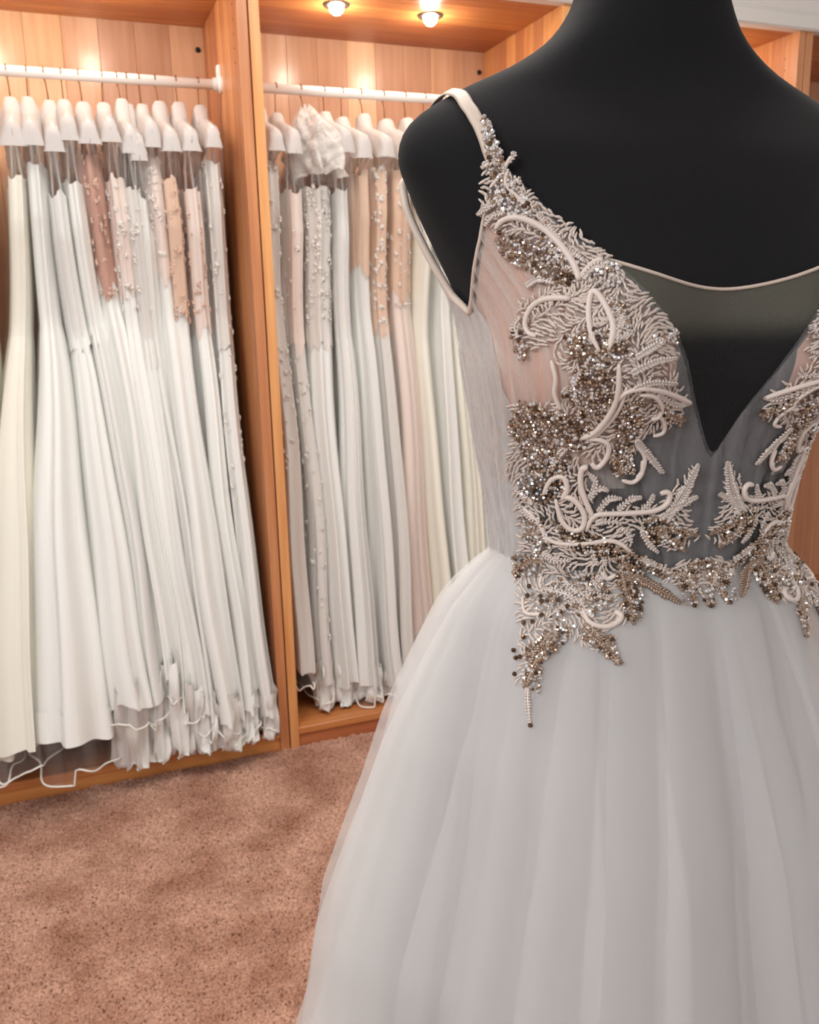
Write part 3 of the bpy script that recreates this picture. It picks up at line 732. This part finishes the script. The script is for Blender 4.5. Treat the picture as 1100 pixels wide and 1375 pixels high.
# ---- skirt
_sz = np.array([0.02, .30, .45, .589, .70, .767, .814, .876, .943, .985, 1.005, 1.016, 1.024])
_sr = np.array([.385, .33, .290, .251, .240, .221, .207, .193, .171, .155, .141, .131, .124])
def skirt(name, off, seed, material, parent, nfold, amp_k, over, rows=90, n=720, zmin=0.02):
    r_ = np.random.default_rng(seed)
    s = np.arange(n)*2*PI/n
    ph = r_.random(8)*6.28
    # uneven fold spacing
    ps = s*nfold+1.6*np.sin(2*s+ph[0])+1.1*np.sin(3*s+ph[1])+1.3*np.sin(5*s+ph[2])
    am = 0.75+0.3*np.sin(3*s+ph[3])+0.3*np.sin(7*s+ph[4])
    zs = zmin+(1.026-zmin)*np.linspace(0, 1, rows)**0.85
    V = []; U = []
    for z in zs[::-1]:
        R = np.interp(z, _sz, _sr); d = max(0.0, 1.024-z)
        g = min(1.0, d/0.30)
        wx, wf, wb = R, R*(.70+.17*min(1, d/.2)), R*(.68+.3*min(1, d/.06))
        A = amp_k*(.0018*min(1, d/.02)+.185*d**1.08)/(1+2.4*d)
        drift = 0.5*np.sin(2.5*d+ph[5])*d
        rad = 1+A/R*am*(np.cos(ps+drift)+0.35*np.cos(2*ps+ph[6]+drift*2))
        th = s+over*min(1, .25+g)*am/nfold*np.sin(ps+drift-0.35)
        x = wx*np.sin(th)*rad; c = np.cos(th); y = -np.where(c > 0, wf, wb)*c*rad
        rr = np.sqrt(x*x+y*y); k = (rr+off*(.2+.8*min(1, d/.12)))/rr
        V.append(np.stack([x*k, y*k, np.full(n, z)], 1)); U.append(np.stack([s/(2*PI)*8, np.full(n, z)], 1))
    return mesh_obj(name, np.concatenate(V), grid_faces(rows, n, True), material, parent, True, np.concatenate(U))
lin_m = plain('skirt_lining_satin', srgb(180, 176, 179), 0.7, sheen=0.2)
sk_t = sheer('skirt_tulle', srgb(244, 242, 240), 0.30, 0.38, (1.6, 1.0, 1), nscale=2, spec=0.1, transl=0.12)
skirt('skirt_lining', -.026, 21, lin_m, dress, 11, .95, 0.9)
sk3 = skirt('tulle_layer', .001, 58, sk_t, dress, 10, 1.0, 1.6)
sk2 = skirt('tulle_layer', .004, 47, sk_t, dress, 15, .9, 2.4)

# ---- embroidery: positions are measured on the photograph, laid on the real gown surface and mirrored to the other side
def local_to_world(p):
    c, s = math.cos(ROT), math.sin(ROT); p = np.asarray(p)
    return np.stack([AX[0]+c*p[..., 0]-s*p[..., 1], AX[1]+s*p[..., 0]+c*p[..., 1], p[..., 2]], -1)
def world_to_local(p):
    c, s = math.cos(ROT), math.sin(ROT); q = np.asarray(p)-np.array([AX[0], AX[1], 0])
    return np.stack([c*q[..., 0]+s*q[..., 1], -s*q[..., 0]+c*q[..., 1], q[..., 2]], -1)
_th = np.linspace(-PI, PI, 361)[:-1]; _k = np.linspace(0, 1, 70)
T = np.broadcast_to(_th, (70, 360)); Zb = WZ-.01+(np.maximum(ztop(_th)+.03, 0)[None, :]-WZ+.01)*_k[:, None]
bv = surf(T, Zb, off_at(T, Zb)+.0015).reshape(-1, 3); bf = grid_faces(70, 360, True)
zk = np.linspace(1.28, 1.37, 20); T2, Z2 = np.meshgrid(_th, zk); bv2 = surf(T2, Z2, np.full(T2.shape, .0035)).reshape(-1, 3)
sv = np.array([q.co for q in sk2.data.vertices]); sf = grid_faces(90, 720, True); keep = sv[sf[:, 0], 2] > .72
sv3 = np.array([q.co for q in sk3.data.vertices])
V_ = np.concatenate([bv, bv2, sv, sv3]); nb_ = len(bv)+len(bv2)
F_ = np.concatenate([bf, grid_faces(20, 360, True)+len(bv), sf[keep]+nb_, sf[keep]+nb_+len(sv)])
BV = BVHTree.FromPolygons(V_.tolist(), F_.tolist())
EYE = world_to_local(np.array([0, 0, CAM_H]))
def onto(px, py):
    """photo point -> (point, normal) on the gown in its own coordinates"""
    d = M3@np.array([px-CX, py-CY, FPX]); c, s = math.cos(ROT), math.sin(ROT)
    d = np.array([c*d[0]+s*d[1], -s*d[0]+c*d[1], d[2]]); d /= np.linalg.norm(d)
    h, nr, i, ds = BV.ray_cast(Vector(EYE), Vector(d))
    if h is None: return None
    nr = np.array(nr); nr = -nr if nr.dot(d) > 0 else nr
    return np.array(h), nr
def mirrored(p):
    """same place on the other half, settled on the cloth there"""
    q = np.array([-p[0], p[1], p[2]])
    ax = np.array([0, 0.02, q[2]]); d = ax-q; d /= np.linalg.norm(d)
    h, nr, i, ds = BV.ray_cast(Vector(q-d*.12), Vector(d))
    if h is None: return None
    nr = np.array(nr); nr = -nr if nr.dot(d) > 0 else nr
    return np.array(h), nr
def both(pt, sg):
    if pt is None: return None
    return pt if sg < 0 else mirrored(pt[0])
def spline(pts, m):
    pts = np.asarray(pts, float); n = len(pts)
    t = np.linspace(0, n-1, m); i = np.clip(t.astype(int), 0, n-2); u = (t-i)[:, None]
    p0 = pts[np.maximum(i-1, 0)]; p1 = pts[i]; p2 = pts[i+1]; p3 = pts[np.minimum(i+2, n-1)]
    return .5*((2*p1)+(-p0+p2)*u+(2*p0-5*p1+4*p2-p3)*u*u+(-p0+3*p1-3*p2+p3)*u**3)
qa = lambda L: [(620+x/3.4375, 280+y/3.4375) for x, y in L]
qb = lambda L: [(660+x/3.4375, 600+y/3.4375) for x, y in L]
qc = lambda L: [(530+x/3.6667, 100+y/3.6667) for x, y in L]
SCROLLS = [  # (points, radius in mm)
 (qa([(160,95),(190,55),(260,42),(360,82),(450,162),(520,260),(545,335)]), 2.6),
 (qa([(350,590),(312,570),(300,520),(330,452),(400,415),(505,418)]), 2.2),
 (qa([(545,330),(560,300),(610,250),(650,240)]), 1.8),
 (qa([(640,660),(600,580),(588,470),(600,390),(630,395),(690,500),(700,580),(680,650)]), 2.4),
 (qa([(725,715),(722,840),(690,930),(620,1020),(555,1052)]), 2.4),
 (qa([(760,820),(735,900),(690,970),(620,1040),(575,1058)]), 1.8),
 (qa([(700,900),(750,845),(830,825),(910,835),(990,865),(1045,892)]), 2.2),
 (qa([(820,855),(880,860),(918,905),(905,955),(870,965)]), 2.0),
 (qa([(880,1045),(925,1030),(930,985),(905,950)]), 1.8),
 (qa([(560,1055),(640,1060),(680,1090),(665,1150),(625,1192),(600,1170)]), 2.2),
 (qa([(420,700),(440,780),(435,850),(460,920)]), 2.0),
 (qa([(800,1080),(840,1140),(835,1200),(805,1240)]), 1.8),
 (qb([(470,320),(440,255),(413,170),(418,98),(445,88)]), 2.6),
 (qb([(440,385),(470,312),(560,305),(700,298),(780,280),(818,235),(808,203),(775,212)]), 2.4),
 (qb([(245,215),(280,145),(335,135),(352,190),(330,235)]), 2.4),
 (qb([(300,235),(320,320),(360,375),(415,378),(432,310),(380,235),(330,228)]), 2.4),
 (qb([(600,150),(650,160),(690,120),(695,60)]), 2.0),
 (qb([(425,755),(450,812),(520,835),(585,812),(600,780),(568,762)]), 2.4),
 (qb([(572,585),(535,605),(510,575)]), 2.2),
 (qb([(148,695),(160,768),(235,776)]), 1.6),
 (qb([(130,262),(200,320),(240,380),(260,440)]), 1.8),
 (qb([(240,400),(300,440),(420,445),(560,430),(640,480)]), 2.0),
 (qb([(300,620),(230,650),(235,590)]), 1.4),
 (qc([(470,560),(520,500),(560,430),(575,412)]), 1.6),
 (qc([(560,470),(545,540),(600,600),(660,660)]), 1.6),
]
LEAVES = [  # base, bend, tip, half width px, tone
 (qa([(800,690),(880,640),(985,570)]), 16, 0), (qa([(780,760),(880,710),(985,690)]), 15, 0), (qa([(790,830),(880,800),(985,805)]), 13, 0),
 (qa([(900,850),(980,900),(1050,890)]), 13, 0), (qa([(900,900),(970,960),(1025,970)]), 13, 1), (qa([(800,1060),(860,1130),(915,1215)]), 14, 0),
 (qa([(740,930),(790,900),(850,890)]), 12, 1), (qa([(660,640),(720,600),(790,580)]), 14, 0), (qa([(700,600),(740,520),(690,430)]), 13, 0),
 (qa([(560,330),(620,270),(690,280)]), 14, 0), (qa([(640,420),(720,460),(760,540)]), 12, 0), (qa([(480,1100),(440,1150),(400,1230)]), 16, 0),
 (qa([(470,850),(520,800),(560,740)]), 12, 0), (qa([(300,360),(360,330),(440,350)]), 12, 0), (qa([(270,600),(250,540),(280,500)]), 9, 0),
 (qb([(790,345),(880,220),(950,75)]), 22, 0), (qb([(770,330),(860,270),(945,225)]), 16, 0), (qb([(760,370),(850,385),(945,405)]), 16, 1), (qb([(760,390),(840,440),(890,480)]), 17, 1),
 (qb([(690,380),(720,440),(765,485)]), 14, 0), (qb([(600,370),(630,400),(645,440)]), 12, 0), (qb([(480,350),(520,340),(600,350)]), 12, 0),
 (qb([(490,300),(540,240),(600,235)]), 13, 0), (qb([(580,290),(640,240),(690,230)]), 14, 0), (qb([(690,290),(730,250),(745,215)]), 11, 0),
 (qb([(455,230),(480,160),(440,110)]), 13, 0), (qb([(450,240),(500,190),(540,200)]), 12, 0),
 (qb([(650,590),(750,650),(870,725)]), 22, 1), (qb([(600,520),(630,640),(655,825)]), 24, 1), (qb([(560,480),(620,470),(700,540)]), 16, 1),
 (qb([(430,830),(510,900),(600,1005)]), 24, 1), (qb([(300,850),(220,960),(160,1110)]), 26, 1),
 (qb([(170,1110),(172,1190),(182,1285)]), 10, 0),
 (qb([(400,680),(350,640),(330,595)]), 15, 0), (qb([(410,690),(480,620),(500,590)]), 15, 0), (qb([(420,700),(490,690),(550,705)]), 16, 0), (qb([(400,700),(340,740),(300,770)]), 14, 0),
 (qb([(380,700),(300,670),(240,660)]), 14, 0), (qb([(410,710),(440,760),(470,790)]), 13, 0), (qb([(240,520),(170,530),(100,590)]), 17, 1), (qb([(240,480),(290,520),(370,520)]), 15, 0),
 (qb([(230,350),(170,310),(130,255)]), 12, 0), (qb([(230,400),(190,390),(150,420)]), 12, 1), (qb([(680,510),(760,545),(880,600)]), 12, 0), (qb([(860,590),(920,660),(940,740)]), 11, 1),
 (qb([(870,600),(930,540),(1010,525)]), 12, 1), (qb([(1080,555),(1030,600),(1010,735)]), 9, 0), (qb([(460,470),(480,520),(490,540)]), 10, 0), (qb([(500,470),(520,510),(525,545)]), 10, 0),
 (qb([(200,260),(160,230),(110,190)]), 12, 0), (qb([(560,20),(600,80),(580,130)]), 12, 1), (qb([(700,10),(740,60),(790,115)]), 15, 0),
 (qc([(560,440),(590,400),(575,395)]), 9, 0), (qc([(500,440),(460,440),(430,465)]), 12, 0), (qc([(530,600),(470,650),(410,690)]), 13, 0), (qc([(540,680),(480,700),(450,745)]), 11, 0), (qc([(560,560),(600,520),(620,545)]), 12, 0),
 (qc([(480,640),(450,650),(430,650)]), 9, 0), (qc([(620,600),(680,640),(690,680)]), 14, 0), (qc([(800,860),(880,880),(940,930)]), 12, 0), (qc([(700,690),(760,750),(830,830)]), 11, 0),
]
CLUSTERS = [  # polygon, bead spacing px, share of bright beads
 (qa([(160,100),(280,130),(420,195),(520,330),(480,365),(350,310),(230,250),(170,190)]), 5.0, .3),
 (qa([(225,540),(290,555),(320,690),(275,705),(240,620)]), 5.2, .4),
 (qa([(480,580),(600,560),(760,600),(790,680),(640,730),(500,700)]), 4.8, .3),
 (qa([(540,740),(700,740),(690,880),(640,960),(560,960),(470,850)]), 4.4, .15),
 (qa([(270,880),(420,930),(540,960),(620,1015),(560,1110),(420,1120),(300,1110),(215,1010)]), 4.4, .15),
 (qa([(700,1060),(780,1080),(800,1220),(690,1230)]), 4.6, .2),
 (qa([(740,920),(820,900),(840,1010),(760,1070),(700,1030)]), 4.6, .15),
 (qa([(920,900),(1025,960),(1000,1000),(930,985)]), 4.8, .3),
 (qa([(880,580),(990,560),(1000,620),(900,640)]), 5.5, .6),
 (qa([(560,300),(700,240),(760,330),(640,380)]), 6.5, .7),
 (qa([(640,400),(740,430),(790,600),(700,620)]), 6.0, .5),
 (qa([(270,1100),(440,1110),(480,1230),(330,1230)]), 5.2, .3),
 (qc([(415,225),(450,215),(520,370),(560,500),(600,560),(700,660),(610,720),(500,690),(470,600),(520,545),(450,470),(455,390)]), 4.8, .6),
 (qc([(620,700),(700,690),(860,840),(900,930),(860,960),(760,850)]), 5.6, .6),
 (qb([(280,340),(420,395),(560,425),(650,480),(620,520),(440,500),(340,450)]), 4.3, .15),
 (qb([(580,500),(700,540),(690,800),(630,810),(580,640)]), 4.5, .2),
 (qb([(430,820),(560,880),(605,1000),(570,1005),(415,880)]), 4.5, .2),
 (qb([(250,840),(390,830),(340,900),(240,1000),(220,1130),(150,1110),(170,930)]), 4.5, .2),
 (qb([(200,30),(370,30),(350,190),(260,260),(180,270),(120,170)]), 5.2, .35),
 (qb([(690,330),(820,320),(900,400),(870,470),(720,430)]), 4.5, .15),
 (qb([(105,500),(240,480),(230,600),(105,610)]), 5.0, .3),
 (qb([(550,20),(650,20),(650,120),(560,120)]), 4.5, .15),
 (qb([(660,480),(800,540),(940,620),(950,740),(890,740),(860,640),(700,560)]), 5.5, .35),
 (qb([(870,560),(960,500),(1080,550),(1030,640),(1020,740),(995,740),(990,600),(880,620)]), 5.5, .35),
 (qb([(340,580),(500,580),(560,720),(460,790),(300,780),(240,660)]), 6.0, .55),
 (qb([(130,260),(250,340),(280,480),(220,480),(150,420)]), 5.6, .45),
 (qb([(260,620),(330,780),(380,840),(250,830),(150,700)]), 9, .2),
]
SINGLES = qb([(178,648),(170,690),(235,715),(262,712),(310,710),(235,780),(155,815),(195,810),(110,940),(120,975),(140,970),(115,1050),(155,880),(350,740),(182,1285),(930,735),(1012,735)])
thread = [plain('silver_thread', srgb(226, 214, 206), 0.35, metal=0.25, spec=.6), plain('bronze_thread', srgb(176, 152, 134), 0.3, metal=0.5, spec=.6)]
def bead_mat():
    m, N, L, P = mat('crystal_bead')
    at = N.new('ShaderNodeAttribute'); at.attribute_name = 'bead_tone'
    L.new(at.outputs['Color'], P.inputs['Base Color'])
    P.inputs['Metallic'].default_value = 0.75; P.inputs['Roughness'].default_value = 0.12
    return m
bead_m = bead_mat()
ICO = None
def ico():
    t = (1+5**.5)/2
    v = np.array([(-1,t,0),(1,t,0),(-1,-t,0),(1,-t,0),(0,-1,t),(0,1,t),(0,-1,-t),(0,1,-t),(t,0,-1),(t,0,1),(-t,0,-1),(-t,0,1)], float)
    v /= np.linalg.norm(v[0])
    f = [(0,11,5),(0,5,1),(0,1,7),(0,7,10),(0,10,11),(1,5,9),(5,11,4),(11,10,2),(10,7,6),(7,1,8),(3,9,4),(3,4,2),(3,2,6),(3,6,8),(3,8,9),(4,9,5),(2,4,11),(6,2,10),(8,6,7),(9,8,1)]
    return v, f
IV, IF = ico()
def inside(poly, p):
    c = False; n = len(poly); j = n-1
    for i in range(n):
        xi, yi = poly[i]; xj, yj = poly[j]
        if (yi > p[1]) != (yj > p[1]) and p[0] < (xj-xi)*(p[1]-yi)/(yj-yi)+xi: c = not c
        j = i
    return c
TONES = [srgb(176, 150, 128), srgb(198, 180, 164), srgb(112, 88, 70), srgb(226, 218, 212), srgb(186, 164, 146)]
BRIGHT = [srgb(250, 248, 246), srgb(240, 236, 238), srgb(228, 220, 214)]
def scroll(pts, r, sg):
    m = 26; px = spline(pts, m); P3 = []
    for k in range(m):
        q = both(onto(*px[k]), sg)
        if q is not None: P3.append(q[0]+q[1]*r*.0009)
    if len(P3) < 6: return
    P3 = np.array(P3)
    dd = np.linalg.norm(np.diff(P3, axis=0), axis=1)
    if dd.max() > .02:                           # keep the longest unbroken run
        cut = [0]+(np.where(dd > .02)[0]+1).tolist()+[len(P3)]; runs = [(cut[i], cut[i+1]) for i in range(len(cut)-1)]
        a, b = max(runs, key=lambda q: q[1]-q[0]); P3 = P3[a:b]
        if len(P3) < 6: return
    for _ in range(2): P3[1:-1] = (P3[:-2]+2*P3[1:-1]+P3[2:])/4
    rad = r*.00085*np.interp(np.linspace(0, 1, len(P3)), [0, .12, .6, .9, 1], [.55, .9, 1, 1.05, .8])
    MB().tube(P3, rad, 8).build('satin_scroll', satin_cord, dress, True)
def leaf(pts, hw, tone, sg, seed):
    r_ = np.random.default_rng(seed)
    ctr = spline(pts, 24); d = np.gradient(ctr, axis=0); d /= np.linalg.norm(d, axis=1, keepdims=True)
    L = np.linalg.norm(np.diff(ctr, axis=0), axis=1).sum(); nb = max(6, int(L/3.6)); mb = MB()
    def to3(p, lift):
        q = both(onto(*p), sg)
        return None if q is None else q[0]+q[1]*lift
    for k in range(nb):
        u = (k+.5)/nb; i = u*23; c = np.array([np.interp(i, range(24), ctr[:, 0]), np.interp(i, range(24), ctr[:, 1])])
        dr = d[int(i)]; nrm = np.array([-dr[1], dr[0]])
        w = hw*(max(0, math.sin(PI*min(1, .25+.75*u)))**.7)*r_.uniform(.75, 1.1)
        for sd in (-1, 1):
            a = c+nrm*sd*.8; b = c+nrm*sd*w*.78+dr*w*.62
            p0, p1, p2 = to3(a, .0012), to3((a+b)/2, .0024), to3(b, .0012)
            if p0 is None or p1 is None or p2 is None or np.linalg.norm(p2-p0) > .025: continue
            mb.tube([p0, p1, p2], [.0007, .00115, .0006], 5)
    mid = [to3(ctr[i], .0016) for i in range(0, 24, 2)]
    mid = [q for q in mid if q is not None]
    if len(mid) > 4 and np.linalg.norm(np.diff(mid, axis=0), axis=1).max() < .02: mb.tube(mid, .0009, 5)
    if mb.n: mb.build('beaded_leaf', thread[tone], dress, True)
BEADS = []   # (point, normal, radius, tone)
def bead(p, r, tone, sg):
    q = both(onto(*p), sg)
    if q is not None: BEADS.append((q[0]+q[1]*(r*.7+.0006), r, tone))
GROUNDS = [
 [(650,215),(665,205),(690,235),(720,270),(790,320),(835,360),(905,440),(910,480),(880,470),(850,430),(800,440),(770,400),(740,380),(700,330),(660,300),(645,285)],
 [(700,400),(760,380),(850,430),(900,450),(905,500),(920,540),(910,570),(870,580),(840,620),(800,620),(760,590),(735,600),(700,570),(680,545),(710,540),(760,540),(775,510),(740,480),(750,455),(720,470),(695,440)],
 [(690,560),(760,600),(790,640),(795,690),(850,680),(895,672),(905,650),(935,625),(925,680),(938,725),(900,740),(860,715),(845,730),(855,830),(820,840),(832,888),(790,870),(760,850),(730,880),(715,930),(695,915),(700,860),(690,770),(700,720),(690,660),(680,620)],
 [(850,745),(900,770),(930,760),(960,745),(985,760),(960,780),(935,790),(900,785)]]
stitch_mat = plain('embroidery_thread', srgb(222, 206, 195), 0.45, metal=0.15, sheen=0.3)
def stitches(sg):
    mb = MB(); r_ = np.random.default_rng(12)
    for poly in GROUNDS:
        pa = np.array(poly, float); (ax, ay), (bx, by) = pa.min(0), pa.max(0); got = np.zeros((0, 2))
        for _ in range(int((bx-ax)*(by-ay)/9)):
            p = np.array([r_.uniform(ax, bx), r_.uniform(ay, by)])
            if not inside(poly, p) or any(inside(c_, p) for c_, sp_, b_ in CLUSTERS if sp_ < 5.3) or (len(got) and ((got-p)**2).sum(1).min() < 24): continue
            got = np.vstack([got, p])
            a = 2.2*math.sin(p[0]*.035+1.3*math.sin(p[1]*.03))+1.7*math.sin(p[1]*.041+p[0]*.012)+r_.uniform(-.25, .25)
            l = r_.uniform(4, 7.5); cv = r_.uniform(-1.6, 1.6); dx, dy = math.cos(a), math.sin(a)
            q = [both(onto(p[0]+dx*l*u-dy*cv*(1-u*u), p[1]+dy*l*u+dx*cv*(1-u*u)), sg) for u in (-1, 0, 1)]
            if any(k is None for k in q): continue
            P3 = [k[0]+k[1]*h for k, h in zip(q, (.0002, .0011, .0002))]
            if np.linalg.norm(P3[2]-P3[0]) > .02: continue
            mb.tube(P3, [.0006, .0011, .0006], 4, False)
    o = mb.build('embroidery_stitches', stitch_mat, dress, True); o['kind'] = 'stuff'
for sg in (-1, 1):
    stitches(sg)
    for pts, r in SCROLLS: scroll(pts, r, sg)
    for k, (pts, hw, tone) in enumerate(LEAVES): leaf(pts, hw/3.4375*1.6, tone, sg, k)
    r_ = np.random.default_rng(5)
    for poly, sp, br in CLUSTERS:
        poly = np.array(poly); (ax, ay), (bx, by) = poly.min(0), poly.max(0); got = []
        for _ in range(int((bx-ax)*(by-ay)/(sp*sp)*9)):
            p = np.array([r_.uniform(ax, bx), r_.uniform(ay, by)])
            if not inside(poly, p): continue
            if got and ((np.array(got)-p)**2).sum(1).min() < (sp*.82)**2: continue
            got.append(p)
            t = BRIGHT[r_.integers(3)] if r_.random() < br else TONES[r_.integers(5)]
            bead(p, r_.uniform(.0010, .0021), t, sg)
    for p in SINGLES: bead(p, .0021, TONES[2], sg)
# crystals are too small to pick apart one by one: one part
def beads_mesh(name, lst):
    mb = MB(); tones = []
    r2 = np.random.default_rng(9)
    for p, r, t in lst:
        q = r2.normal(size=(3, 3)); q, _ = np.linalg.qr(q)
        mb.add(IV@q*r+p, IF); tones += [t]*60
    o = mb.build(name, bead_m, dress, False)
    ca = o.data.color_attributes.new('bead_tone', 'FLOAT_COLOR', 'CORNER')
    ca.data.foreach_set('color', np.array(tones, np.float32).ravel())
    return o
beads_mesh('crystal_bead', BEADS)['kind'] = 'stuff'
print('beads', len(BEADS), 'objects', len(bpy.data.objects))
